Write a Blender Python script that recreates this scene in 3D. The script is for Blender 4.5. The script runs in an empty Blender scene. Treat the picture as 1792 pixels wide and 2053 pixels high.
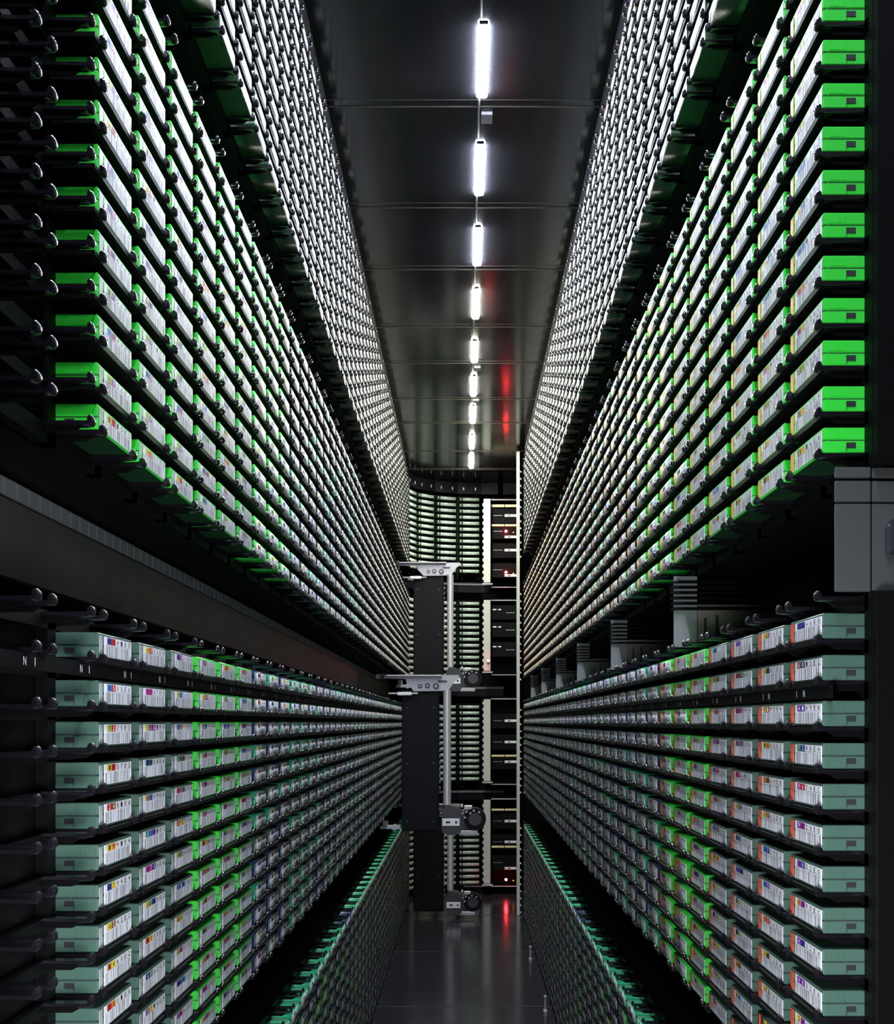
import bpy, math, random
import numpy as np
from mathutils import Vector
random.seed(7)
scene = bpy.context.scene
COL = scene.collection

# ------------------------------------------------------------------ camera, world, light, exposure
FPX, VPX, VPY, W, H = 2372.0, 930.0, 1448.0, 1792, 2053
ZC = 0.99                                   # lens height above the floor
cd = bpy.data.cameras.new('camera'); cam = bpy.data.objects.new('camera', cd); COL.objects.link(cam)
cam.location = (0, 0, ZC); cam.rotation_euler = (math.pi / 2, 0, 0)
cd.sensor_fit = 'HORIZONTAL'; cd.sensor_width = 36.0; cd.lens = 36.0 * FPX / W
cd.shift_x = -(VPX - W / 2) / W; cd.shift_y = (VPY - H / 2) / W
cd.clip_start = 0.02; cd.clip_end = 50
scene.camera = cam
wd = bpy.data.worlds.new('world'); scene.world = wd; wd.use_nodes = True
wd.node_tree.nodes['Background'].inputs[0].default_value = (0.5, 0.6, 0.8, 1)
wd.node_tree.nodes['Background'].inputs[1].default_value = 0.004
vs = scene.view_settings
vs.view_transform = 'Standard'; vs.look = 'None'; vs.gamma = 1.0; vs.exposure = 0.0; vs.use_curve_mapping = False
try:
    scene.cycles.sample_clamp_indirect = 6.0
    scene.cycles.max_bounces = 6; scene.cycles.diffuse_bounces = 3; scene.cycles.glossy_bounces = 3
    scene.cycles.caustics_reflective = False; scene.cycles.caustics_refractive = False
except Exception:
    pass
LED = 400.0                                 # radiance of the ceiling light bars
FILL_W = 23.0                               # fill lamp added below the lens to brighten the nearest labels and sides
ld = bpy.data.lights.new('added_fill_lamp', 'SPOT'); ld.energy = FILL_W; ld.color = (0.95, 0.97, 1.0)
ld.spot_size = math.radians(130); ld.spot_blend = 0.5; ld.shadow_soft_size = 0.13
lo = bpy.data.objects.new('added_fill_lamp', ld); COL.objects.link(lo)
lo.location = (0.0, 0.54, ZC - 0.22); lo.rotation_euler = (math.radians(88), 0, 0)

# ------------------------------------------------------------------ helpers
def mat(name, col, rough=0.5, metal=0.0, spec=0.5, emit=None, strength=0.0, noise=0.0, scale=40.0, bump=0.0, coat=0.0):
    m = bpy.data.materials.new(name); m.use_nodes = True
    nt = m.node_tree; b = nt.nodes['Principled BSDF']
    b.inputs['Base Color'].default_value = (*col, 1); b.inputs['Roughness'].default_value = rough
    b.inputs['Metallic'].default_value = metal; b.inputs['Specular IOR Level'].default_value = spec
    b.inputs['Coat Weight'].default_value = coat
    if emit:
        b.inputs['Emission Color'].default_value = (*emit, 1); b.inputs['Emission Strength'].default_value = strength
    if noise or bump:
        tc = nt.nodes.new('ShaderNodeTexCoord'); n = nt.nodes.new('ShaderNodeTexNoise')
        n.inputs['Scale'].default_value = scale; n.inputs['Detail'].default_value = 4
        nt.links.new(tc.outputs['Object'], n.inputs['Vector'])
        if noise:
            r = nt.nodes.new('ShaderNodeMapRange')
            r.inputs['To Min'].default_value = max(0.03, rough - noise); r.inputs['To Max'].default_value = rough + noise
            nt.links.new(n.outputs['Fac'], r.inputs['Value']); nt.links.new(r.outputs['Result'], b.inputs['Roughness'])
        if bump:
            bp = nt.nodes.new('ShaderNodeBump'); bp.inputs['Strength'].default_value = bump; bp.inputs['Distance'].default_value = 0.001
            nt.links.new(n.outputs['Fac'], bp.inputs['Height']); nt.links.new(bp.outputs['Normal'], b.inputs['Normal'])
    return m

M = dict(
    floor=mat('floor_tile', (0.018, 0.018, 0.026), 0.16, noise=0.05, scale=6),
    ceiling=mat('ceiling_panel', (0.013, 0.013, 0.015), 0.14, spec=0.16, noise=0.03, scale=5),
    seam=mat('seam_metal', (0.05, 0.048, 0.04), 0.4, 0.3),
    dark=mat('dark_wall', (0.004, 0.004, 0.005), 0.7, spec=0.1),
    bezel=mat('black_plastic', (0.003, 0.003, 0.0035), 0.55, spec=0.07, noise=0.06),
    clip=mat('black_gloss_plastic', (0.007, 0.006, 0.009), 0.15, spec=0.75),
    white=mat('label_paper', (0.80, 0.82, 0.89), 0.42),
    paper_green=mat('pale_green_paper', (0.52, 0.66, 0.59), 0.45),
    ink=mat('label_ink', (0.02, 0.02, 0.028), 0.5),
    red=mat('label_red', (0.55, 0.015, 0.02), 0.45), orange=mat('label_orange', (0.80, 0.25, 0.02), 0.45),
    yellow=mat('label_yellow', (0.85, 0.62, 0.02), 0.45), lime=mat('label_lime', (0.40, 0.60, 0.05), 0.45),
    forest=mat('label_green', (0.02, 0.22, 0.08), 0.45), blue=mat('label_blue', (0.03, 0.22, 0.70), 0.45),
    navy=mat('label_navy', (0.02, 0.03, 0.28), 0.45), purple=mat('label_purple', (0.22, 0.02, 0.42), 0.45),
    magenta=mat('label_magenta', (0.50, 0.02, 0.30), 0.45), brown=mat('label_brown', (0.25, 0.08, 0.02), 0.45),
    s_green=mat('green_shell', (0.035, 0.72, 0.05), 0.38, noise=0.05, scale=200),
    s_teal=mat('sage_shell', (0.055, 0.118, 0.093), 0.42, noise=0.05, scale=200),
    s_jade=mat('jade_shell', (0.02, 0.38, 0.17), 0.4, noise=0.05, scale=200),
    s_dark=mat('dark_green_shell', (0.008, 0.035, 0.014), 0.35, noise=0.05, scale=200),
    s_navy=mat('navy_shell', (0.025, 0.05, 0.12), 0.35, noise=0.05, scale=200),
    t_red=mat('red_tab', (0.75, 0.10, 0.05), 0.4), t_yellow=mat('orange_tab', (0.85, 0.38, 0.04), 0.4), t_grey=mat('grey_tab', (0.35, 0.38, 0.40), 0.4),
    steel=mat('grey_paint', (0.22, 0.24, 0.25), 0.4, spec=0.3, noise=0.06, scale=30),
    slate=mat('slate_grey_paint', (0.06, 0.064, 0.066), 0.42, spec=0.3, noise=0.06, scale=30),
    taupe=mat('taupe_paint', (0.22, 0.20, 0.17), 0.45, noise=0.06, scale=30),
    rail=mat('rail_grey', (0.045, 0.045, 0.04), 0.45, spec=0.2, noise=0.08, scale=15),
    tooth=mat('rail_light_grey', (0.16, 0.165, 0.19), 0.4, spec=0.3),
    alu=mat('brushed_aluminium', (0.78, 0.79, 0.84), 0.33, 0.6),
    silver=mat('pale_grey_metal', (0.40, 0.40, 0.45), 0.35, 0.3),
    mast=mat('mast_black', (0.006, 0.006, 0.009), 0.45, spec=0.12, noise=0.06, scale=20),
    body=mat('robot_black', (0.03, 0.032, 0.04), 0.35),
    post=mat('pale_post_paint', (0.52, 0.56, 0.53), 0.5),
    cream=mat('cream_plastic', (0.78, 0.70, 0.42), 0.45),
    led=mat('red_led', (0.9, 0.02, 0.02), 0.3, emit=(1.0, 0.02, 0.03), strength=150.0),
    amber=mat('amber_led', (0.9, 0.3, 0.02), 0.3, emit=(1.0, 0.25, 0.03), strength=8.0),
    cool=mat('cool_light_diffuser', (1, 1, 1), 0.5, emit=(0.80, 0.86, 1.0), strength=LED),
    warm=mat('warm_light_diffuser', (1, 1, 1), 0.5, emit=(1.0, 0.97, 0.80), strength=LED),
    lamp=mat('lamp_housing', (0.05, 0.05, 0.05), 0.5), cable=mat('grey_cable', (0.22, 0.22, 0.24), 0.45),
)

class MB:
    """Collects shapes; build() links them as ONE mesh object."""
    def __init__(s): s.v, s.f, s.m, s.slots = [], [], [], []
    def mi(s, m):
        if m not in s.slots: s.slots.append(m)
        return s.slots.index(m)
    def add(s, v, f, m):
        b = len(s.v); k = s.mi(m); s.v += [tuple(p) for p in v]
        for q in f: s.f.append(tuple(i + b for i in q)); s.m.append(k)
        return s
    def box(s, lo, hi, m, c=0.0):
        (x0, y0, z0), (x1, y1, z1) = lo, hi
        if c <= 0:
            v = [(x, y, z) for x in (x0, x1) for y in (y0, y1) for z in (z0, z1)]
            return s.add(v, [(0, 1, 3, 2), (4, 6, 7, 5), (0, 4, 5, 1), (2, 3, 7, 6), (0, 2, 6, 4), (1, 5, 7, 3)], m)
        v, idx = [], {}
        for i in (0, 1):
            for j in (0, 1):
                for k in (0, 1):
                    P = ((x0, x1)[i], (y0, y1)[j], (z0, z1)[k]); sg = (1 - 2 * i, 1 - 2 * j, 1 - 2 * k)
                    for a in range(3):
                        p = [P[t] + (0 if t == a else sg[t] * c) for t in range(3)]
                        idx[i, j, k, a] = len(v); v.append(p)
        f = []
        for a in range(3):
            o = [t for t in range(3) if t != a]
            for e in (0, 1):
                q = []
                for (p, r) in ((0, 0), (1, 0), (1, 1), (0, 1)):
                    c3 = [0, 0, 0]; c3[a] = e; c3[o[0]] = p; c3[o[1]] = r; q.append(idx[(*c3, a)])
                f.append(q)
            for p in (0, 1):
                for r in (0, 1):
                    c0 = [0, 0, 0]; c0[a] = 0; c0[o[0]] = p; c0[o[1]] = r; c1 = list(c0); c1[a] = 1
                    f.append([idx[(*c0, o[0])], idx[(*c1, o[0])], idx[(*c1, o[1])], idx[(*c0, o[1])]])
        for i in (0, 1):
            for j in (0, 1):
                for k in (0, 1): f.append([idx[i, j, k, a] for a in range(3)])
        return s.add(v, f, m)
    def cyl(s, p0, p1, r, m, n=20, r1=None):
        p0, p1 = Vector(p0), Vector(p1); d = (p1 - p0).normalized()
        u = d.cross(Vector((0, 0, 1)) if abs(d.z) < 0.9 else Vector((1, 0, 0))).normalized(); w = d.cross(u)
        r1 = r if r1 is None else r1; v = []
        for p, rr in ((p0, r), (p1, r1)):
            for i in range(n):
                a = 2 * math.pi * i / n; v.append(p + u * math.cos(a) * rr + w * math.sin(a) * rr)
        f = [(i, (i + 1) % n, n + (i + 1) % n, n + i) for i in range(n)] + [tuple(range(n))[::-1], tuple(range(n, 2 * n))]
        return s.add(v, f, m)
    def prism(s, poly, axis, a, b, m):
        """polygon in the two other axes, extruded along AXIS from a to b"""
        v = []
        for t in (a, b):
            for p in poly:
                q = list(p); q.insert(axis, t); v.append(q)
        n = len(poly)
        return s.add(v, [tuple(range(n)), tuple(range(n, 2 * n))[::-1]] + [(i, n + i, n + (i + 1) % n, (i + 1) % n) for i in range(n)], m)
    def ball(s, c, r, m, n=12):
        v, f = [], []
        for i in range(1, n // 2):
            t = math.pi * i / (n // 2)
            for j in range(n):
                a = 2 * math.pi * j / n; v.append((c[0] + r * math.sin(t) * math.cos(a), c[1] + r * math.sin(t) * math.sin(a), c[2] + r * math.cos(t)))
        k = n // 2 - 1; v += [(c[0], c[1], c[2] + r), (c[0], c[1], c[2] - r)]
        for i in range(k - 1):
            for j in range(n): f.append((i * n + j, (i + 1) * n + j, (i + 1) * n + (j + 1) % n, i * n + (j + 1) % n))
        for j in range(n):
            f.append((k * n, j, (j + 1) % n)); f.append((k * n + 1, (k - 1) * n + (j + 1) % n, (k - 1) * n + j))
        return s.add(v, f, m)
    def mesh(s, name, smooth=False):
        me = bpy.data.meshes.new(name); me.from_pydata(s.v, [], s.f)
        for m in s.slots: me.materials.append(M[m])
        me.polygons.foreach_set('material_index', s.m)
        import bmesh
        bm = bmesh.new(); bm.from_mesh(me); bmesh.ops.recalc_face_normals(bm, faces=bm.faces); bm.to_mesh(me); bm.free()
        if smooth:
            me.polygons.foreach_set('use_smooth', [True] * len(me.polygons))
            try: me.set_sharp_from_angle(angle=math.radians(40))
            except Exception: pass
        me.update(); return me
    def build(s, name, parent=None, smooth=False, loc=(0, 0, 0), rz=0.0):
        return link(name, s.mesh(name, smooth), parent, loc, rz)

def link(name, data, parent=None, loc=(0, 0, 0), rz=0.0):
    o = bpy.data.objects.new(name, data); COL.objects.link(o); o.location = loc
    if rz: o.rotation_euler = (0, 0, rz)
    if parent is not None: o.parent = parent
    return o

def tag(o, label=None, cat=None, group=None, kind=None):
    if label: o['label'] = label
    if cat: o['category'] = cat
    if group: o['group'] = group
    if kind: o['kind'] = kind
    return o

def thing(name, label, cat, group=None, loc=(0, 0, 0), rz=0.0):
    return tag(link(name, None, None, loc, rz), label, cat, group)

def tile_mesh(name, tv, tf, tm, xf, slotmap, slots):
    """Many copies of one template in one mesh. xf: list of (x, y, z, angle); tm: symbolic slot of each face;
    slotmap: int array (copies x symbols) -> material slot."""
    tv = np.array(tv, dtype=np.float64); n = len(xf); xf = np.array(xf)
    c, s_ = np.cos(xf[:, 3])[:, None], np.sin(xf[:, 3])[:, None]
    tv = tv.copy(); sy = xf[:, 4:5] if xf.shape[1] > 4 else np.ones((n, 1)); TY = tv[None, :, 1] * sy
    X = tv[None, :, 0] * c - TY * s_ + xf[:, 0:1]
    Y = tv[None, :, 0] * s_ + TY * c + xf[:, 1:2]
    Z = np.repeat(tv[None, :, 2], n, 0) + xf[:, 2:3]
    co = np.stack([X, Y, Z], 2).reshape(-1)
    loops = np.concatenate([np.array(f) for f in tf]); nl = np.array([len(f) for f in tf]); st = np.concatenate([[0], np.cumsum(nl)[:-1]])
    me = bpy.data.meshes.new(name)
    me.vertices.add(len(tv) * n); me.vertices.foreach_set('co', co.astype(np.float32))
    L = (loops[None, :] + (np.arange(n) * len(tv))[:, None]).reshape(-1)
    me.loops.add(len(L)); me.loops.foreach_set('vertex_index', L.astype(np.int32))
    S = (st[None, :] + (np.arange(n) * len(loops))[:, None]).reshape(-1)
    me.polygons.add(len(S)); me.polygons.foreach_set('loop_start', S.astype(np.int32))
    for m in slots: me.materials.append(M[m])
    me.polygons.foreach_set('material_index', np.array(slotmap)[:, np.array(tm)].reshape(-1).astype(np.int32))
    me.update(calc_edges=True); me.validate()
    return me

GLYPH = {}
def glyph(ch):
    if ch not in GLYPH:
        c = bpy.data.curves.new('g', 'FONT'); c.body = ch; c.size = 1.0; c.resolution_u = 2
        o = bpy.data.objects.new('g', c); COL.objects.link(o)
        me = bpy.data.meshes.new_from_object(o.evaluated_get(bpy.context.evaluated_depsgraph_get()))
        v = [(p.co.x, p.co.y) for p in me.vertices]; f = [tuple(p.vertices) for p in me.polygons]
        bpy.data.objects.remove(o); bpy.data.curves.remove(c); bpy.data.meshes.remove(me)
        xs, ys = [p[0] for p in v], [p[1] for p in v]
        GLYPH[ch] = ([((x - min(xs)) / max(1e-6, max(xs) - min(xs)), (y - min(ys)) / max(1e-6, max(ys) - min(ys))) for x, y in v], f)
    return GLYPH[ch]
def put_glyph(mb, ch, x, y0, y1, z0, z1, m, flip=1):
    v, f = glyph(ch)
    mb.add([(x, y0 + a * (y1 - y0), z0 + b * (z1 - z0)) for a, b in v], f, m)

ORD = ['first', 'second', 'third', 'fourth', 'fifth', 'sixth', 'seventh', 'eighth', 'ninth', 'tenth', 'eleventh', 'twelfth', 'thirteenth', 'fourteenth',
       'fifteenth', 'sixteenth', 'seventeenth', 'eighteenth', 'nineteenth', 'twentieth']
def ordinal(i):
    if i < 20: return ORD[i]
    t = {2: 'twenty', 3: 'thirty', 4: 'forty'}[(i + 1) // 10]
    r = (i + 1) % 10
    return (t[:-1] + 'ieth') if r == 0 else t + '-' + ORD[r - 1]

# ------------------------------------------------------------------ layout (metres; z relative to the lens, ZC added when placed)
PITCH, CW, CT, FRONT, BEZ = 0.122, 0.100, 0.0215, 0.3035, 0.338
Y_L, Y_R, N_L, N_R = 0.981, 1.000, 46, 41
CEIL, FLOOR = 1.41, -0.99
SLAT = BEZ + 0.010
px_r_up = [908, 825, 733, 648, 563, 477, 391, 304, 217, 130, 43, -44, -131]
px_l_up = [861, 777.5, 681, 597, 511, 425, 339.5, 251, 165, 79, -8, -95, -182]
px_r_lo = [1228 + 52, 1312 + 52, 1405 + 51, 1490 + 51, 1572 + 51, 1655 + 51, 1738 + 51, 1821 + 51, 1904 + 51, 1987 + 51, 2070 + 51, 2153 + 51, 2236 + 51]
px_l_lo = [1319.4, 1415.6, 1499, 1580.6, 1662, 1746, 1827, 1909, 1992, 2075, 2157, 2240, 2323]
rows = {  # z of the cartridges' undersides, counted from the side the lens sees them best
    ('right', 'top'): [0.858 + 0.0364 * k for k in range(13)], ('left', 'top'): [0.862 + 0.0364 * k for k in range(13)],
    ('right', 'upper'): [(VPY - p) / FPX * Y_R for p in px_r_up], ('left', 'upper'): [(VPY - p) / FPX * Y_L for p in px_l_up],
    ('right', 'lower'): [(VPY - p) / FPX * Y_R for p in px_r_lo], ('left', 'lower'): [(VPY - p) / FPX * Y_L for p in px_l_lo],
    ('right', 'bottom'): [-0.515 - CT - 0.0361 * k for k in range(13)], ('left', 'bottom'): [-0.515 - CT - 0.0361 * k for k in range(13)],
}
BANKS = ('top', 'upper', 'lower', 'bottom')

# ------------------------------------------------------------------ the room shell
def structure(name, mb): return tag(mb.build(name), kind='structure')
fl = MB().box((-0.75, -1.0, -0.03), (0.75, 7.6, 0.0), 'floor')
structure('floor', fl)
for k, y in enumerate((2.2, 3.18, 4.12, 5.10, 6.07)):
    structure('trim_%d' % (k + 1), MB().box((-0.33, y - 0.0022, -0.002), (0.33, y + 0.0022, 0.0012), 'seam'))
ce = MB().box((-0.75, -1.0, ZC + CEIL), (0.75, 7.6, ZC + CEIL + 0.04), 'ceiling')
structure('ceiling', ce)
for k, y in enumerate((2.18, 2.709, 3.241, 3.684, 4.218, 4.646, 5.162, 5.575, 6.16, 6.60)):
    z = ZC + CEIL
    structure('trim_%d' % (k + 11), MB().box((-0.31, y - 0.002, z - 0.0018), (0.31, y + 0.002, z + 0.002), 'seam').box((-0.31, y - 0.030, z - 0.0010), (0.31, y - 0.0285, z + 0.002), 'seam'))
structure('wall_left', MB().box((-0.53, -0.8, 0), (-0.49, 7.3, ZC + CEIL), 'dark'))
structure('wall_right', MB().box((0.49, -0.8, 0), (0.53, 7.3, ZC + CEIL), 'dark'))
structure('wall_back', MB().box((-0.53, 7.26, 0), (0.53, 7.30, ZC + CEIL), 'dark'))
structure('trim_31', MB().box((-0.49, 0.3, ZC + 1.335), (-0.312, 6.62, ZC + CEIL), 'bezel'))
structure('trim_32', MB().box((0.312, 0.3, ZC + 1.335), (0.49, 6.06, ZC + CEIL), 'bezel'))

# ------------------------------------------------------------------ cartridge pieces (local: +x out of the rack, y along it, z up; origin at the front face's middle underside)
def shell_mesh(kind):
    s = 's_' + kind; mb = MB(); h = CW / 2; D = -0.105
    mb.box((D, -h, 0), (0, h, CT / 2 - 0.0003), s, 0.0009)
    mb.box((D, -h, CT / 2 + 0.0003), (0, h, CT), s, 0.0009)
    mb.box((D + 0.001, -h + 0.0008, 0.004), (-0.001, h - 0.0008, CT - 0.004), 'ink')
    mb.box((D + 0.002, -h + 0.0012, -0.0003), (-0.0008, h - 0.0012, 0.0), 's_dark')      # thin dark sheet: shade put into the underside's colour
    for sg in (-1, 1):
        y0, y1 = sorted((sg * h, sg * (h + 0.0004)))
        for k in range(6):                                   # grip ribs on the upper half of each side
            x = -0.0065 - 0.0023 * k; mb.box((x - 0.0006, y0, CT / 2 + 0.002), (x + 0.0006, y1, CT - 0.002), s)
        mb.box((-0.0275, y0, 0.0040), (-0.0195, sg * h + (0.0006 if sg > 0 else 0), 0.0086) if sg > 0 else (-0.0195, y1, 0.0086), 'ink') if sg > 0 else \
            mb.box((-0.0275, -h - 0.0006, 0.0040), (-0.0195, -h, 0.0086), 'ink')
        mb.box((-0.0200, min(sg * h, sg * (h + 0.0003)), 0.0006), (-0.0195, max(sg * h, sg * (h + 0.0003)), 0.0040), 'ink')
        mb.box((-0.0040, min(sg * h, sg * (h + 0.0003)), 0.0012), (-0.0035, max(sg * h, sg * (h + 0.0003)), CT - 0.0012), s)
    return mb.mesh('shell_' + kind)
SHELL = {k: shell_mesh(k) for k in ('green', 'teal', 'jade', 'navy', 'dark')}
LY0, LY1, LZ0, LZ1 = -0.033, 0.047, 0.0022, 0.0192
def label_mesh(cols, rnd):
    mb = MB(); x = 0.0004
    mb.box((0, LY0, LZ0), (x, LY1, LZ1), 'white')
    y = LY0 + 0.003                                          # bar code
    while y < LY1 - 0.004:
        w = rnd.choice((0.0008, 0.0008, 0.0013, 0.0019)); g = rnd.choice((0.0016, 0.0016, 0.0026, 0.0036))
        mb.add([(x + 1e-4, y, LZ0 + 0.0004), (x + 1e-4, y + w, LZ0 + 0.0004), (x + 1e-4, y + w, 0.0122), (x + 1e-4, y, 0.0122)], [(0, 1, 2, 3)], 'ink')
        y += w + g
    txt = [rnd.choice('0123456789') for _ in range(4)] + ['E', rnd.choice('0246C')]
    bw = 0.0118; y = LY0 + 0.0075
    for i, ch in enumerate(txt):
        z0, z1 = 0.0130, 0.0187
        if i < len(cols):
            mb.add([(x + 1e-4, y, z0), (x + 1e-4, y + bw, z0), (x + 1e-4, y + bw, z1), (x + 1e-4, y, z1)], [(0, 1, 2, 3)], cols[i])
        for (a, b, c, d) in ((y, y + bw, z0, z0 + 0.00025), (y, y + 0.00025, z0, z1)):
            mb.add([(x + 2e-4, a, c), (x + 2e-4, b, c), (x + 2e-4, b, d), (x + 2e-4, a, d)], [(0, 1, 2, 3)], 'ink')
        put_glyph(mb, ch, x + 3e-4, y + 0.0036, y + 0.0084, z0 + 0.0009, z1 - 0.0007, 'white' if i < len(cols) and cols[i] in ('navy', 'purple', 'red', 'forest', 'brown', 'magenta') and rnd.random() < 0.6 else 'ink')
        y += bw
    me = bpy.data.meshes.new('barcode_label'); me.from_pydata(mb.v, [], mb.f)
    for m in mb.slots: me.materials.append(M[m])
    me.polygons.foreach_set('material_index', mb.m); me.update()
    return me
TAB = {k: MB().box((0, -0.0475, 0.0022), (0.0006, -0.0385, 0.0192), k, 0.0002).mesh('tab_' + k) for k in ('t_red', 't_yellow', 't_grey')}

# template for the far cartridges that stay in one mass: symbols 0 shell 1 white 2 ink 3..4 colour squares 5 tab
st = MB(); h = CW / 2
SY = {'s': 0, 'w': 1, 'k': 2, 'a': 3, 'b': 4, 't': 5}
SV, SF, SM = [], [], []
def sadd(mb, sym):
    b = len(SV); SV.extend(mb.v); SF.extend([tuple(i + b for i in f) for f in mb.f]); SM.extend([SY[sym]] * len(mb.f))
def squad(x, y0, y1, z0, z1, sym):
    t = MB(); t.add([(x, y0, z0), (x, y1, z0), (x, y1, z1), (x, y0, z1)], [(0, 1, 2, 3)], 'ink'); sadd(t, sym)
sadd(MB().box((-0.080, -h, 0), (0, h, CT / 2 - 0.0003), 'ink').box((-0.080, -h, CT / 2 + 0.0003), (0, h, CT), 'ink'), 's')
sadd(MB().box((0, LY0, LZ0), (0.0004, LY1, LZ1), 'ink'), 'w')
for k in range(9): squad(0.0006, LY0 + 0.004 + 0.0081 * k, LY0 + 0.0060 + 0.0081 * k, LZ0, 0.0122, 'k')
squad(0.0006, LY0 + 0.010, LY0 + 0.0225, 0.013, 0.0187, 'a'); squad(0.0006, LY0 + 0.0225, LY0 + 0.035, 0.013, 0.0187, 'b')
for k in range(3): squad(0.0006, LY0 + 0.044 + 0.0115 * k, LY0 + 0.0485 + 0.0115 * k, 0.0138, 0.018, 'k')
sadd(MB().box((0, -0.0475, 0.0022), (0.0006, -0.0385, 0.0192), 'ink'), 't')

# retaining bracket: an arm under the cartridge that ends in a rounded, upturned nose (local like the cartridge)
PROF = [(-0.0350, -0.0008), (0.0012, -0.0008), (0.0014, 0.0026), (0.0024, 0.0044), (0.0040, 0.0044), (0.0054, 0.0028), (0.0060, 0.0004), (0.0056, -0.0022), (0.0040, -0.0040), (-0.0040, -0.0048), (-0.0350, -0.0036)]
def bracket_mb(profile, w):
    mb = MB(); n = len(profile); cx, cz = 0.001, 0.0; v = []
    for y, k in ((-w / 2, 0.78), (-w / 2 + 0.0018, 1.0), (w / 2 - 0.0018, 1.0), (w / 2, 0.78)):
        for (x, z) in profile: v.append((cx + (x - cx) * k if x > -0.03 else x, y, cz + (z - cz) * k))
    f = [tuple(range(n))[::-1], tuple(range(3 * n, 4 * n))]
    for q in range(3):
        for i in range(n): f.append((q * n + i, q * n + (i + 1) % n, (q + 1) * n + (i + 1) % n, (q + 1) * n + i))
    mb.add(v, f, 'clip')
    return mb
br = bracket_mb(PROF, 0.0105)
br.prism([(-0.035, -0.003), (-0.004, -0.0045), (-0.012, -0.0090), (-0.035, -0.0090)], 1, -0.0012, 0.0012, 'bezel')    # web under the arm
BRACKET = br.mesh('bracket', True)
bs = bracket_mb([PROF[i] for i in (0, 1, 2, 4, 6, 8, 10)], 0.0105)
BSV, BSF = bs.v, bs.f

# ------------------------------------------------------------------ which shell, label and tab each slot has
PAL = ['red', 'orange', 'yellow', 'lime', 'forest', 'blue', 'navy', 'purple', 'magenta', 'brown']
L_LOW = [('navy', 'red'), ('blue', 'red'), ('lime', 'red'), ('yellow', 'red'), ('red', 'brown'), ('yellow', 'orange'), ('navy', 'yellow'), ('yellow', 'brown'), ('orange', 'yellow'), ('red', 'orange')]
R_LOW = [('navy', 'navy'), ('brown', 'navy'), ('purple', 'navy'), ('forest', 'navy'), ('magenta', 'red'), ('purple', 'magenta'), ('purple', 'navy'), ('orange', 'purple'), ('purple', 'navy'), ('purple', 'purple'), ('yellow', 'purple')]
R_LOW2 = [('yellow', 'brown'), ('yellow', 'navy'), ('yellow', 'red'), ('yellow', 'orange'), ('orange', 'brown'), ('yellow', 'brown'), ('blue', 'navy'), ('blue', 'purple'), ('orange', 'red'), ('yellow', 'brown')]
R_UP = [('brown', 'yellow'), ('brown', 'yellow'), ('brown', 'lime'), ('magenta', 'yellow'), ('red', 'orange'), ('navy', 'blue'), ('yellow', 'navy'), ('blue', 'navy')]
L_UP = [('yellow', 'red'), ('lime', 'purple'), ('blue', 'magenta'), ('lime', 'purple'), ('brown', 'purple'), ('navy', 'magenta'), ('purple', 'navy')]
def dress(side, bank, r, j):
    rnd = random.Random(hash((side == 'left', BANKS.index(bank) if bank in BANKS else 9, r, j)) & 0xffffff)
    base = rnd.choice(PAL); cols = (base, rnd.choice(PAL), rnd.choice(PAL))
    def near(lst): c = lst[r % len(lst)]; return (c[0], c[1])
    if side == 'left' and bank == 'lower' and j == 0: cols = near(L_LOW)
    elif side == 'right' and bank == 'lower' and j == 0: cols = near(R_LOW)
    elif side == 'right' and bank == 'lower' and j == 1: cols = near(R_LOW2)
    elif side == 'right' and bank == 'upper' and j < 3: cols = near(R_UP)
    elif side == 'left' and bank == 'upper' and j < 3: cols = near(L_UP)
    elif rnd.random() < 0.5: cols = cols[:2]
    if bank == 'top' or side == 'end': sh = 'dark'
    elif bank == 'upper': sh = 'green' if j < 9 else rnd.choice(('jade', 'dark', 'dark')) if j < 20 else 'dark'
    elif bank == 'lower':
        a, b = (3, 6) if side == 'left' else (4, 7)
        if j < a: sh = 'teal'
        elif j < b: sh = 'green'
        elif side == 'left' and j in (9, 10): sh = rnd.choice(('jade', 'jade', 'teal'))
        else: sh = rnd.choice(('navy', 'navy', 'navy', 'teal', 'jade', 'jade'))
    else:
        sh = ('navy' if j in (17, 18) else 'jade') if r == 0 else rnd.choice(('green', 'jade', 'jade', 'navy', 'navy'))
    tab = {'lower': 't_red', 'upper': 't_yellow', 'top': 't_grey', 'bottom': 't_grey'}.get(bank, 't_grey') if side == 'right' else 't_grey'
    if tab == 't_red' and j > 6: tab = 't_grey'
    return sh, cols, tab

# ------------------------------------------------------------------ all slots
slots = []          # dict(side, bank, r, j, x, y, z, a)
for side, sg, y0, n in (('left', -1, Y_L, N_L), ('right', 1, Y_R, N_R)):
    for bank in BANKS:
        for r, z in enumerate(rows[side, bank]):
            for j in range(n):
                slots.append(dict(side=side, bank=bank, r=r, j=j, x=sg * FRONT, y=y0 + PITCH * j + CW / 2, z=ZC + z, a=0.0 if sg < 0 else math.pi))
END_TOP = {'top': 1.307, 'upper': 0.696, 'lower': 0.089, 'bottom': -0.519}
segs = []           # the rounded far end: (centre x, y, angle of the column's tangent)
p = Vector((0.100, 6.95))
for a, step in ((8, 0.137), (22, 0.140), (42, 0.138), (68, 0.135)):
    a = math.radians(a); t = Vector((math.cos(a), math.sin(a))); segs.append((*(p - t * step / 2), a)); p = p - t * step
for bank in BANKS:
    for r in range(13):
        for j, (x, y, a) in enumerate(segs):
            slots.append(dict(side='end', bank=bank, r=r, j=j, x=x, y=y, z=ZC + END_TOP[bank] - 0.0351 * r - CT / 2, a=a - math.pi / 2))

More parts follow.
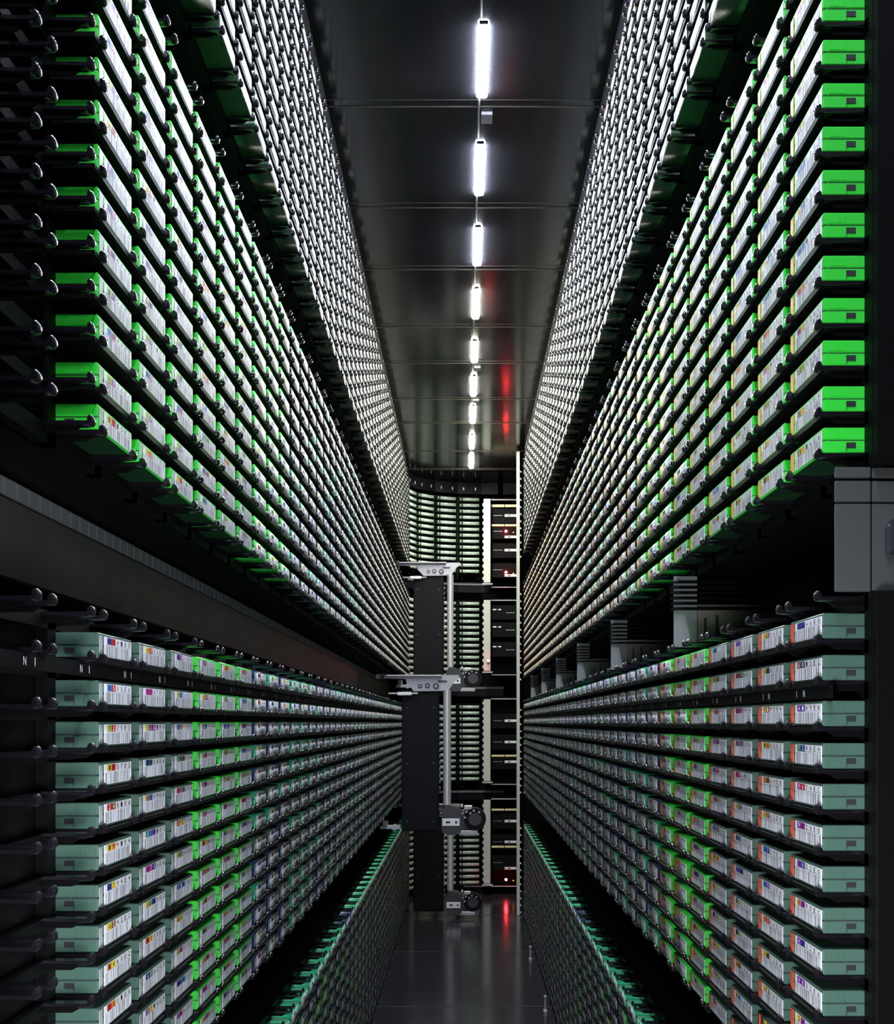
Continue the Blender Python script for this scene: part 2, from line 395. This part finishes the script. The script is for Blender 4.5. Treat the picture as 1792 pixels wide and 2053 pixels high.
def screen(x, y, z): return VPX + FPX * x / y, VPY - FPX * (z - ZC) / y
def local(s, lx, ly, lz):
    c, n = math.cos(s['a']), math.sin(s['a'])
    return s['x'] + c * lx - n * ly, s['y'] + n * lx + c * ly, s['z'] + lz
def poly_area(P):
    # clip to the frame, then shoelace
    for ax, lim, sgn in ((0, 0, 1), (0, W, -1), (1, 0, 1), (1, H, -1)):
        out = []
        for i in range(len(P)):
            A, B = P[i - 1], P[i]; ia, ib = (A[ax] - lim) * sgn >= 0, (B[ax] - lim) * sgn >= 0
            if ia != ib:
                t = (lim - A[ax]) / (B[ax] - A[ax]); out.append((A[0] + t * (B[0] - A[0]), A[1] + t * (B[1] - A[1])))
            if ib: out.append(B)
        P = out
        if not P: return 0.0
    return abs(sum(P[i - 1][0] * P[i][1] - P[i][0] * P[i - 1][1] for i in range(len(P)))) / 2
for s in slots:
    s['area'] = 0 if s['side'] == 'end' else poly_area([screen(*local(s, 0, y, z)) for y, z in ((-h, 0), (h, 0), (h, CT), (-h, CT))])
order = sorted(range(len(slots)), key=lambda i: -slots[i]['area'])
NEAR = set(order[:300])

# ------------------------------------------------------------------ the 300 cartridges that show largest, each a thing
SHN = {'green': 'green', 'teal': 'sage', 'jade': 'jade', 'navy': 'navy', 'dark': 'dark'}
def row_words(bank, r): return ordinal(r) + (' row up' if bank in ('top', 'upper') else ' row down')
for i in sorted(NEAR, key=lambda i: (slots[i]['side'], slots[i]['bank'], slots[i]['j'], slots[i]['r'])):
    s = slots[i]; sh, cols, tab = dress(s['side'], s['bank'], s['r'], s['j'])
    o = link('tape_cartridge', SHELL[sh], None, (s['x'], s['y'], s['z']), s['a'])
    cc = cols[0] if cols[0] == cols[1] else cols[0] + '-' + cols[1]
    where = ('rounded far end' if s['side'] == 'end' else s['side'] + ' wall') + ' ' + s['bank'] + ' bank'
    tag(o, '%s cartridge with %s label, %s, %s, %s column deep' % (SHN[sh], cc.replace('forest', 'green'), where, row_words(s['bank'], s['r']), ordinal(s['j'])), 'cartridge',
        'tape cartridges in the %s bank on the %s' % (s['bank'], 'far end' if s['side'] == 'end' else s['side'] + ' wall'))
    link('barcode_label', label_mesh(cols, random.Random(i)), o)
    t = link('write_protect_tab', TAB[tab], o)
    if tab != 't_grey': t['label'] = {'t_red': 'red tab', 't_yellow': 'orange tab'}[tab]
# the thousands beyond them
rest = [s for i, s in enumerate(slots) if i not in NEAR]
names = ['paper_green', 's_green', 's_teal', 's_jade', 's_navy', 's_dark', 'white', 'ink'] + PAL + ['t_red', 't_yellow', 't_grey']
smap = []
for s in rest:
    sh, cols, tab = dress(s['side'], s['bank'], s['r'], s['j'])
    if s['side'] == 'end':
        smap.append([names.index(q) for q in ('s_dark', 'paper_green', 't_grey', 'paper_green', 'white', 't_grey')]); continue
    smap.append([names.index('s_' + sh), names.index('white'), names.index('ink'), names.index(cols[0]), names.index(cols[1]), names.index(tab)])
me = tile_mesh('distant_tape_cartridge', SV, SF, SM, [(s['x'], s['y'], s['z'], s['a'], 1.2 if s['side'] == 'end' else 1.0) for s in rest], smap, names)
tag(link('distant_tape_cartridge', me), 'thousands of small tape cartridges filling the racks deeper down the aisle', 'cartridges', kind='stuff')

# ------------------------------------------------------------------ racks: pocket frame, brackets, covers
def rack_side(side, bank):
    sg, y0, n = (-1, Y_L, N_L) if side == 'left' else (1, Y_R, N_R)
    j0 = -4 if side == 'left' else 0
    zs = sorted(rows[side, bank])
    look = {'top': 'under the ceiling', 'upper': 'filled with bright green cartridges', 'lower': 'with sage and green cartridges', 'bottom': 'standing on the floor'}[bank]
    root = thing('cartridge_rack', 'black rack of the %s wall, %s bank, %s' % (side, bank, look), 'rack', 'black cartridge racks along the aisle', (sg * 0.42, 3.5, ZC + zs[0] - 0.02))
    off = Vector(root.location)
    def P(mb): mb.v = [tuple(Vector(q) - off) for q in mb.v]; return mb
    ya, yb = y0 + PITCH * j0 - 0.011, y0 + PITCH * n - 0.011
    fr = MB(); xa, xb = sorted((sg * BEZ, sg * SLAT))
    edges = [zs[0] - 0.016] + [v for a, b in zip(zs[:-1], zs[1:]) for v in (a + CT + 0.0015, b - 0.0015)] + [zs[-1] + CT + 0.016]
    zz = [(zs[0] - 0.016, zs[0] - 0.0015)] + [(a + CT + 0.0015, b - 0.0015) for a, b in zip(zs[:-1], zs[1:])] + [(zs[-1] + CT + 0.0015, zs[-1] + CT + 0.016)]
    for a, b in zz: fr.box((xa, ya, ZC + a), (xb, yb, ZC + b), 'bezel')
    for j in range(j0, n + 1):
        yc = y0 + PITCH * j - 0.011; fr.box((xa, yc - 0.0095, ZC + zs[0] - 0.016), (xb, yc + 0.0095, ZC + zs[-1] + CT + 0.016), 'bezel')
    if j0 < 0:
        xc = sorted((sg * (SLAT + 0.001), sg * (SLAT + 0.004))); fr.box((xc[0], ya, ZC + zs[0] - 0.016), (xc[1], y0 - 0.012, ZC + zs[-1] + CT + 0.016), 'bezel')
    P(fr).build('pocket_frame', root)
    cv = MB(); xo = sorted((sg * SLAT, sg * 0.488))
    cv.box((xo[0], ya, ZC + zs[-1] + CT + 0.012), (xo[1], yb, ZC + zs[-1] + CT + 0.016), 'bezel').box((xo[0], ya, ZC + zs[0] - 0.016), (xo[1], yb, ZC + zs[0] - 0.012), 'bezel')
    P(cv).build('rack_cover', root)
    for zt in zs[1:]:
        xt = sorted((sg * BEZ, sg * (FRONT - {'top': 0.0, 'upper': 0.0015}.get(bank, 0.004))))
        P(MB().box((xt[0], y0 + (-0.013 if side == 'left' and bank in ('top', 'upper') else 0.0005), ZC + zt - 0.0046), (xt[1], yb - 0.001, ZC + zt - 0.0009), 'bezel')).build('tray', root)
    if side == 'right':
        ep = MB().box((0.3385, y0 - 0.030, ZC + zs[0] - 0.016), (0.62, y0 - 0.0215, ZC + zs[-1] + CT + 0.016), 'bezel', 0.001)
        P(ep).build('end_panel', root)
    bl = []
    for z in zs + [zs[-1] + 0.0362]:
        for j in range(j0, n):
            yn = y0 + PITCH * j
            for yc in (yn + 0.005, yn + CW - 0.005):
                X, Y, Z = sg * FRONT, yc, ZC + z
                u, v = screen(X, Y, Z)
                inside = -20 < u < W + 20 and -20 < v < H + 20
                bl.append((0 if inside else 1, Y, (X, Y, Z, 0.0 if sg < 0 else math.pi)))
    bl.sort(key=lambda q: (q[0], q[1]))
    for q in bl[:100]: link('bracket', BRACKET, root, Vector(q[2][:3]) - off, q[2][3])
    xf = [(q[2][0] - off.x, q[2][1] - off.y, q[2][2] - off.z, q[2][3]) for q in bl[100:]]
    m2 = tile_mesh('far_bracket', BSV, BSF, [0] * len(BSF), xf, [[0]] * len(xf), ['clip'])
    tag(link('far_bracket', m2, root), kind='stuff')
    if bank == 'lower':                                       # black strip with the white slot marks N and I
        a, b = (zs[-2] + CT, zs[-1]) if side == 'left' else (zs[-3] + CT, zs[-2])
        zc = ZC + (a + b) / 2 - 0.001
        ms = MB(); xs = sorted((sg * 0.3065, sg * 0.3085)); hz = 0.0058
        ms.box((xs[0], ya, zc - hz), (xs[1], yb, zc + hz), 'bezel'); P(ms).build('marking_strip', root)
        for j in range(j0, 12):
            yn = y0 + PITCH * j
            for ch, yc in (('N', yn + 0.088), ('I', yn + 0.108)) if side == 'left' else (('N', yn + 0.066), ('I', yn + 0.089)):
                g = MB(); w = 0.0055 if ch == 'N' else 0.0012
                v, f = glyph(ch)
                g.add([(sg * 0.3062, yc - sg * (t - 0.5) * w, zc + (q - 0.5) * 0.0062) for t, q in v], f, 'white'); P(g).build('letter_mark', root)
    return root
for side in ('left', 'right'):
    for bank in BANKS: rack_side(side, bank)
for bank in BANKS:
    zt = END_TOP[bank] + ZC; where = {'top': 'under the header', 'upper': 'second down', 'lower': 'third down', 'bottom': 'by the floor'}[bank]
    root = thing('cartridge_rack', 'black rack rounding the far aisle end, %s bank, %s' % (bank, where), 'rack', 'black racks of the rounded far end', (-0.1, 6.9, zt - 0.46))
    off = Vector(root.location); fr = MB(); xf = []
    for (x, y, a) in segs:
        t = Vector((math.cos(a), math.sin(a), 0)); nrm = Vector((math.sin(a), -math.cos(a), 0)); c0 = Vector((x, y, 0)) - nrm * 0.0385
        def slab(u0, u1, d0, d1, z0, z1, m='bezel'):
            pts = [c0 + t * u - nrm * d for u, d in ((u0, d0), (u1, d0), (u1, d1), (u0, d1))]
            fr.prism([(q.x - off.x, q.y - off.y) for q in pts], 2, z0 - off.z, z1 - off.z, m)
        for r in range(14):
            z = zt - 0.0351 * (r - 0.5); slab(-0.07, 0.07, 0, 0.008, z - 0.0055, z + 0.0055)
            for u in (-0.045, 0.045): q = Vector((x, y, 0)) + t * u; xf.append((q.x - off.x, q.y - off.y, zt - 0.0351 * r - CT / 2 - off.z, a - math.pi / 2))
        for u in (-0.0655, 0.0655): slab(u - 0.0045, u + 0.0045, 0.0005, 0.0075, zt - 0.465, zt + 0.018)
        slab(-0.07, 0.07, 0.10, 0.104, zt - 0.465, zt + 0.018)
    fr.build('pocket_frame', root)
    m2 = tile_mesh('far_bracket', BSV, BSF, [0] * len(BSF), xf, [[0]] * len(xf), ['clip']); tag(link('far_bracket', m2, root), kind='stuff')

# ------------------------------------------------------------------ ceiling light bars
z = ZC + CEIL
bars = [(-0.94, -0.68), (-0.46, -0.2), (0.02, 0.28), (0.48, 0.74), (0.96, 1.22), (1.43, 1.69), (1.91, 2.17), (2.39, 2.655), (2.884, 3.147), (3.369, 3.632), (3.845, 4.11), (4.37, 4.607), (4.815, 5.084), (5.268, 5.547), (5.80, 6.07), (6.24, 6.53)]
vis = k0 = 0
for y0, y1 in bars:
    seen = y0 > 2.3
    if seen: lab = 'slim %s ceiling light bar, %s of the row from the near end' % ('cool white' if y0 < 3.7 else 'warm white', ordinal(vis)); vis += 1
    else: k0 += 1; lab = 'slim cool white ceiling light bar overhead, out of view, %s of that run' % ordinal(k0 - 1)
    b = thing('light_bar', lab, 'light', 'light bars along the ceiling', (0.04, (y0 + y1) / 2, z)); hl = (y1 - y0) / 2
    MB().box((-0.009, -hl - 0.008, -0.004), (0.009, hl + 0.008, 0), 'lamp', 0.001).build('housing', b)
    MB().prism([(-0.012, -0.004), (-0.0115, -0.007), (-0.007, -0.0095), (0.007, -0.0095), (0.0115, -0.007), (0.012, -0.004)], 1, -hl, hl, 'cool' if y0 < 3.7 else 'warm').build('diffuser', b)
    MB().cyl((-0.006, hl + 0.008, -0.003), (-0.006, hl + 0.19 if y1 < 6.3 else hl + 0.1, -0.003), 0.0028, 'cable', 8).build('conduit', b)
    if y0 in (2.39, 4.37, 4.815): MB().box((0.0, hl + 0.075, -0.008), (0.026, hl + 0.118, 0), 'silver', 0.001).build('junction_box', b)

# ------------------------------------------------------------------ robot rails in the gaps of the left wall
def gap(side, hi_bank, lo_bank): return ZC + max(rows[side, lo_bank]) + CT + 0.016, ZC + min(rows[side, hi_bank]) - 0.016
for hi_b, lo_b, lab in (('top', 'upper', 'high dark gap below the top bank'), ('upper', 'lower', 'gap between upper and lower banks'), ('lower', 'bottom', 'low gap above the bottom bank')):
    z0, z1 = gap('left', hi_b, lo_b)
    r = thing('robot_rail', 'long grey rail along the left wall in the ' + lab, 'rail', 'robot rails on the left wall', (-0.44, 3.5, z0))
    H0 = z1 - z0
    MB().box((-0.048, -3.1, H0 * 0.28), (0.030, 3.1, H0 * 0.82), 'rail', 0.002).build('beam', r)
    tt = MB().box((-0.03, -3.1, H0 * 0.82), (0.024, 3.1, H0 * 0.97), 'tooth')
    for k in range(206): tt.box((0.024, -3.09 + k * 0.03, H0 * 0.84), (0.0252, -3.09 + k * 0.03 + 0.026, H0 * 0.96), 'tooth')
    tt.build('toothed_strip', r)
    MB().box((-0.048, -3.1, H0 * 0.10), (0.034, 3.1, H0 * 0.135), 'tooth', 0.001).build('lower_lip', r)

# ------------------------------------------------------------------ frame plates in the middle gap of the right wall
z0, z1 = gap('right', 'upper', 'lower')
for k in range(7):
    y = 0.985 + 0.732 * k
    p = thing('frame_plate', 'pale grey metal frame plate in the right wall gap, %s from the near end' % ordinal(k), 'plate', 'frame plates in the right wall gap', (0.40, y, z0))
    HH = z1 - z0
    if k == 0:
        pm = MB()
        for xa, xb in ((-0.092, -0.0625), (-0.061, 0.2)):
            for za, zb in ((0.0, 0.073), (0.0745, 0.092), (0.0945, HH)): pm.box((xa, -0.004, za), (xb, 0, zb), 'slate', 0.0008)
        pm.build('face_plate', p)
        MB().box((-0.052, -0.012, 0.03), (-0.03, -0.004, 0.056), 'ink', 0.003).build('latch', p)
    else:
        MB().box((-0.096, -0.003, 0), (-0.062, 0, HH), 'steel', 0.0006).build('face_plate', p)
        w = MB().box((-0.061, 0.004, 0), (0.06, 0.008, HH * 0.62), 'taupe', 0.0006)
        w.box((-0.051, 0.0032, HH * 0.12), (-0.047, 0.005, HH * 0.42), 'ink'); w.box((-0.034, 0.0032, HH * 0.16), (-0.030, 0.005, HH * 0.46), 'ink')
        w.build('side_plate', p)
        lv = MB()  # black horizontal bars across the plate's upper half
        for q in range(6): lv.box((-0.100, -0.010, HH * (0.52 + 0.075 * q)), (0.05, -0.0035, HH * (0.545 + 0.075 * q)), 'bezel')
        lv.build('black_bar', p)

# ------------------------------------------------------------------ picker robots
def robot(lab, Y, zr, guide=True, dz=0.0):
    b = thing('picker_robot', lab, 'robot', None, (-0.18, Y, ZC + zr))
    ox = 0.18
    def X(v): return v + ox
    HZ = Vector((0, 0, dz))
    pl = [(X(-0.328), 0.034), (X(-0.02), 0.034), (X(-0.02), 0.020), (X(-0.035), 0.012), (X(-0.065), -0.030), (X(-0.205), -0.033), (X(-0.235), 0.0), (X(-0.24), 0.018), (X(-0.328), 0.020)]
    MB().prism(pl, 1, -0.004, 0.004, 'silver').box((X(-0.328), -0.03, 0.028), (X(-0.09), 0.03, 0.034), 'silver', 0.001).build('carriage_arm', b)
    d = MB()
    for x, zz, r in ((-0.115, -0.012, 0.013), (-0.150, -0.010, 0.011), (-0.180, -0.012, 0.009)): d.cyl((X(x), -0.007, zz), (X(x), -0.003, zz), r, 'body', 18).cyl((X(x), -0.010, zz), (X(x), -0.006, zz), r * 0.45, 'silver', 12)
    d.box((X(-0.108 + 0.0), -0.006, 0.004), (X(-0.07), -0.0035, 0.012), 'body'); d.build('pulley_set', b)
    MB().box((X(-0.273), -0.02, -0.050), (X(-0.215), 0.0, -0.036), 'white', 0.002).cyl((X(-0.31), -0.01, -0.042), (X(-0.19), -0.01, -0.042), 0.004, 'silver', 10).build('sensor_bar', b)
    MB().box((X(-0.36), -0.03, 0.012), (X(-0.328), 0.03, 0.042), 'body', 0.004).cyl((X(-0.352), -0.034, 0.027), (X(-0.352), 0.034, 0.027), 0.010, 'silver', 16).build('rail_truck', b)
    m = MB().box((X(-0.257), 0.012, -0.61 + dz), (X(-0.103), 0.07, -0.030), 'mast', 0.003)
    m.box((X(-0.250), 0.010, -0.60 + dz), (X(-0.110), 0.0125, -0.045), 'mast', 0.001); m.build('mast', b)
    sc = MB()
    for xx in (-0.235, -0.125):
        for zz in (-0.10, -0.33, -0.57 + dz): sc.cyl((X(xx), 0.0075, zz), (X(xx), 0.0105, zz), 0.004, 'body', 10)
    sc.build('screw', b)
    ch = MB()
    for k in range(14): ch.box((X(-0.102), 0.006, -0.10 - 0.026 * k), (X(-0.096), 0.020, -0.10 - 0.026 * k + 0.013), 'tooth', 0.001)
    ch.build('cable_chain', b)
    MB().cyl((X(-0.0695), 0, -0.50 + dz), (X(-0.0695), 0, -0.028), 0.0165, 'alu', 32).build('lift_rod', b, True)
    hd = thing_part('gripper', b); hd.location = HZ
    prof = [(X(-0.092), -0.53), (X(-0.086), -0.515), (X(-0.074), -0.498), (X(-0.062), -0.498), (X(-0.03), -0.506), (X(-0.012), -0.52), (X(-0.01), -0.60), (X(-0.018), -0.612), (X(-0.034), -0.619), (X(-0.068), -0.619), (X(-0.084), -0.611), (X(-0.092), -0.598)]
    MB().prism(prof, 1, -0.055, 0.03, 'body').build('hand_body', hd)
    lb = MB().box((X(-0.088), -0.0575, -0.582), (X(-0.018), -0.0555, -0.552), 'white', 0.001)
    lb.box((X(-0.074), -0.0580, -0.571), (X(-0.056), -0.0574, -0.563), 'ink').box((X(-0.036), -0.0580, -0.572), (X(-0.027), -0.0574, -0.562), 'body')
    lb.build('name_plate', hd)
    g = MB().cyl((X(0.045), -0.05, -0.555), (X(0.045), 0.02, -0.555), 0.045, 'mast', 28)
    g.cyl((X(0.045), -0.054, -0.555), (X(0.045), -0.05, -0.555), 0.026, 'body', 24).box((X(-0.012), -0.03, -0.60), (X(0.05), 0.02, -0.52), 'body', 0.003)
    g.build('gripper_drum', hd)
    q = MB().box((X(0.0), -0.045, -0.517), (X(0.034), -0.02, -0.500), 'silver', 0.002).box((X(-0.014), -0.04, -0.508), (X(-0.004), -0.02, -0.495), 'silver', 0.001)
    for x, zz in ((-0.006, -0.530), (0.010, -0.524), (0.026, -0.530), (0.040, -0.520), (0.062, -0.526), (0.004, -0.548)): q.cyl((X(x), -0.062, zz), (X(x), -0.05, zz), 0.0042, 'silver', 10)
    q.build('finger_linkage', hd)
    MB().box((X(-0.022), -0.05, -0.620), (X(0.056), 0.0, -0.601), 'silver', 0.002).build('base_tray', hd)
    if not guide: return b
    lg = MB().box((X(-0.345), -0.01, -0.60), (X(-0.262), 0.03, -0.585), 'silver', 0.002).box((X(-0.335), -0.012, -0.588), (X(-0.312), 0.01, -0.562), 'silver', 0.003).cyl((X(-0.285), -0.02, -0.592), (X(-0.285), 0.02, -0.592), 0.012, 'silver', 16)
    lg.build('lower_guide', b)
    return b
def thing_part(name, parent): return link(name, None, parent)
robot('dark handling robot in mid aisle, biggest mast, hand above the low gap', 4.87, 0.160)
robot('small handling robot high up by the far end, arm under the top bank', 6.00, 0.775)
robot('small handling robot with its hand just above the far floor', 6.00, -0.447, False, 0.095)

# ------------------------------------------------------------------ far end: drives, posts, header, rails
Yd = 6.75
def zpx(p, Y=Yd): return ZC - (p - VPY) / FPX * Y
def xpx(p, Y=Yd): return (p - VPX) / FPX * Y
levels = {'top': (1000, 1168), 'upper': (1203, 1345), 'lower': (1402, 1566), 'bottom': (1604, 1772)}
for nm, (a, b) in levels.items():
    za, zb = zpx(b), zpx(a)
    po = thing('comb_post', 'pale toothed upright post at the far end, %s of four levels down' % ordinal(BANKS.index(nm)), 'post', 'pale toothed posts at the far end', (xpx(975.5), Yd, za))
    pb = MB().box((-0.0165, 0, 0), (0.0215, 0.02, zb - za), 'post', 0.001)
    for k in range(13): pb.prism([(-0.0165, (k + 0.35) * 0.0351), (-0.024, (k + 0.55) * 0.0351), (-0.024, (k + 0.85) * 0.0351), (-0.0165, (k + 1.0) * 0.0351)], 1, 0.002, 0.018, 'post') if (k + 1) * 0.0351 < zb - za else None
    pb.build('post_body', po)
    MB().box((-0.026, -0.004, -0.012), (0.034, 0.02, -0.004), 'silver', 0.001).build('foot_plate', po)
    cab = thing('drive_cabinet', 'black drive cabinet at the far end, %s of four levels down' % ordinal(BANKS.index(nm)), 'cabinet', 'drive cabinets at the far end', (0.235, Yd + 0.05, za - 0.02))
    hh = zb - za + 0.03
    MB().box((-0.079, 0.14, 0), (0.085, 0.145, hh), 'bezel').box((-0.079, 0, -0.004), (0.085, 0.14, 0), 'bezel').box((-0.079, 0, hh), (0.085, 0.14, hh + 0.004), 'bezel').build('carcass', cab)
    MB().box((-0.079, -0.004, hh - 0.010), (0.085, 0, hh - 0.004), 'silver', 0.001).box((-0.079, -0.004, -0.004), (0.085, 0, 0.001), 'silver', 0.001).build('edge_rail', cab)
# drives: (level, y in the photo of the drive's label, has cream bar at, has red lamp at)
drives = [('top', 1030, 1010, None, 'first'), ('top', 1062, 1050, 1062, 'second'), ('top', 1100, None, None, 'third'), ('top', 1140, None, 1145, 'fourth'),
          ('upper', 1225, None, None, 'first'), ('upper', 1260, None, None, 'second'), ('upper', 1300, None, None, 'third'),
          ('lower', 1445, None, None, 'first'), ('lower', 1488, None, None, 'second'), ('lower', 1528, 1516, None, 'third'),
          ('bottom', 1648, 1625, None, 'first'), ('bottom', 1690, 1700, None, 'second'), ('bottom', 1732, None, 1766, 'third')]
for lv, yp, cream, lamp, nth in drives:
    extra = ' with red lamp' if lamp else ' with cream bar' if cream else ''
    d = thing('tape_drive', 'black tape drive%s, %s down in the %s far cabinet' % (extra, nth, lv), 'drive', 'tape drives in the far cabinets', (0.232, Yd + 0.06, zpx(yp)))
    MB().box((-0.070, 0, -0.045), (0.076, 0.12, 0.040), 'dark', 0.002).build('case', d)
    if lv != 'upper':
        q = -0.032 if lamp else 0.0
        w = MB().box((0.002, -0.003, q - 0.007), (0.070, 0, q + 0.007), 'white', 0.0008).box((0.022, -0.0036, q - 0.003), (0.036, -0.0028, q + 0.003), 'ink'); w.build('name_plate', d)
        MB().box((-0.064, -0.002, -0.0005), (-0.01, 0, 0.0015), 'silver').build('slot_lip', d)
    else:
        MB().box((-0.066, -0.003, 0.010), (-0.045, 0, 0.017), 'white', 0.0006).box((-0.035, -0.003, 0.010), (-0.018, 0, 0.017), 'white', 0.0006).box((0.01, -0.003, -0.006), (0.06, 0, -0.003), 'silver').build('name_plate', d)
    if cream:
        zz = zpx(cream) - zpx(yp)
        MB().box((-0.073, -0.006, zz - 0.009 if cream < 1015 else zz - 0.005), (0.000, 0, zz + 0.006), 'cream', 0.001).box((0.004, -0.006, zz - 0.009 if cream < 1015 else zz - 0.005), (0.072, 0, zz + 0.006), 'cream', 0.001).build('handle_bar', d)
    if lamp:
        zz = zpx(lamp) - zpx(yp)
        MB().ball((0.010, -0.006, zz), 0.0075, 'led').build('red_lamp', d)
        MB().ball((0.052, -0.003, zz - 0.006), 0.003, 'amber', 8).build('amber_lamp', d)
d = thing('indicator_lamp', 'round red signal lamp on the pale post above the middle robot hand', 'lamp', None, (xpx(979, 6.7), 6.735, zpx(1324, 6.7)))
MB().ball((0, 0, 0), 0.0075, 'led').build('red_lamp', d); MB().cyl((0, 0, 0), (0, 0.012, 0), 0.009, 'ink', 14).build('socket', d)

ep = thing('end_post', 'tall narrow pale post closing the far end of the right wall racks', 'post', None, (0.2865, 6.085, 0))
MB().box((-0.0155, -0.012, 0.0), (0.0, 0.02, ZC + CEIL - 0.02), 'post', 0.001).build('post_body', ep)
tb = MB()
for bank in BANKS:
    for zq in rows['right', bank]: tb.prism([(0.0, zq + ZC), (0.009, zq + ZC - 0.006), (0.009, zq + ZC - 0.011), (0.0, zq + ZC - 0.012)], 1, -0.008, 0.004, 'post')
tb.build('post_teeth', ep)
hd = thing('end_header', 'dark curved header over the rounded far end, small pale marks on it', 'header', None, (0, 6.9, ZC + 1.34))
hb = MB()
for (x, y, a) in segs + [(0.16, 6.955, 0.0), (0.27, 6.955, 0.0)]:
    t = Vector((math.cos(a), math.sin(a))); nr = Vector((math.sin(a), -math.cos(a))); c0 = Vector((x, y - 6.9))
    pts = [c0 + t * u - nr * dd for u, dd in ((-0.07, 0), (0.07, 0), (0.07, 0.05), (-0.07, 0.05))]
    hb.prism([(q.x, q.y) for q in pts], 2, 0, 0.068, 'mast')
hb.build('header_beam', hd)
tk = MB()
for k in range(8):
    x, y, a = segs[min(3, k // 2)]; t = Vector((math.cos(a), math.sin(a))); nr = Vector((math.sin(a), -math.cos(a)))
    c0 = Vector((x, y - 6.9)) + t * (0.035 - 0.07 * (k % 2)) + nr * 0.002
    tk.box((c0.x - 0.003, c0.y - 0.003, 0.02), (c0.x + 0.003, c0.y + 0.003, 0.036), 'silver')
tk.build('pale_mark', hd)
for hi_b, lo_b, nm in (('top', 'upper', 'highest'), ('upper', 'lower', 'middle'), ('lower', 'bottom', 'lowest')):
    zc = ZC + END_TOP[lo_b] + 0.095
    er = thing('curved_rail', 'dark blue-grey rail curving round the far end, %s of the three' % nm, 'rail', 'rails round the far end', (0, 6.9, zc))
    rb, rt = MB(), MB()
    for (x, y, a) in segs + [(0.165, 6.952, 0.0)]:
        t = Vector((math.cos(a), math.sin(a))); nr = Vector((math.sin(a), -math.cos(a))); c0 = Vector((x, y - 6.9))
        for mb_, d0, d1, za, zb, m in ((rb, 0.0, 0.05, -0.03, 0.03, 'mast'), (rt, -0.006, -0.0005, 0.012, 0.022, 'tooth')):
            pts = [c0 + t * u - nr * dd for u, dd in ((-0.068, d0), (0.068, d0), (0.068, d1), (-0.068, d1))]
            mb_.prism([(q.x, q.y) for q in pts], 2, za, zb, m)
    rb.build('beam', er); rt.build('guide_strip', er)
# floor kick plate and small latches
structure('baseboard_back', MB().box((-0.05, 6.86, 0), (0.33, 6.88, 0.045), 'bezel').box((0.0, 6.853, 0.036), (0.3, 6.86, 0.041), 'tooth'))
for (u, v, w) in ((1063, 1925, 'beside the second floor seam'), (1093, 2030, 'beside the first floor seam')):
    Y = -FPX * FLOOR / (v - VPY); x = (u - VPX) * Y / FPX
    o = thing('floor_latch', 'small pale latch on the floor edge ' + w, 'latch', 'floor latches', (x, Y, 0))
    MB().box((-0.006, -0.012, 0), (0.006, 0.012, 0.010), 'silver', 0.001).build('latch_base', o); MB().cyl((0, 0, 0.010), (0, 0, 0.052), 0.0035, 'silver', 10).ball((0, 0, 0.054), 0.006, 'silver').build('latch_pin', o)
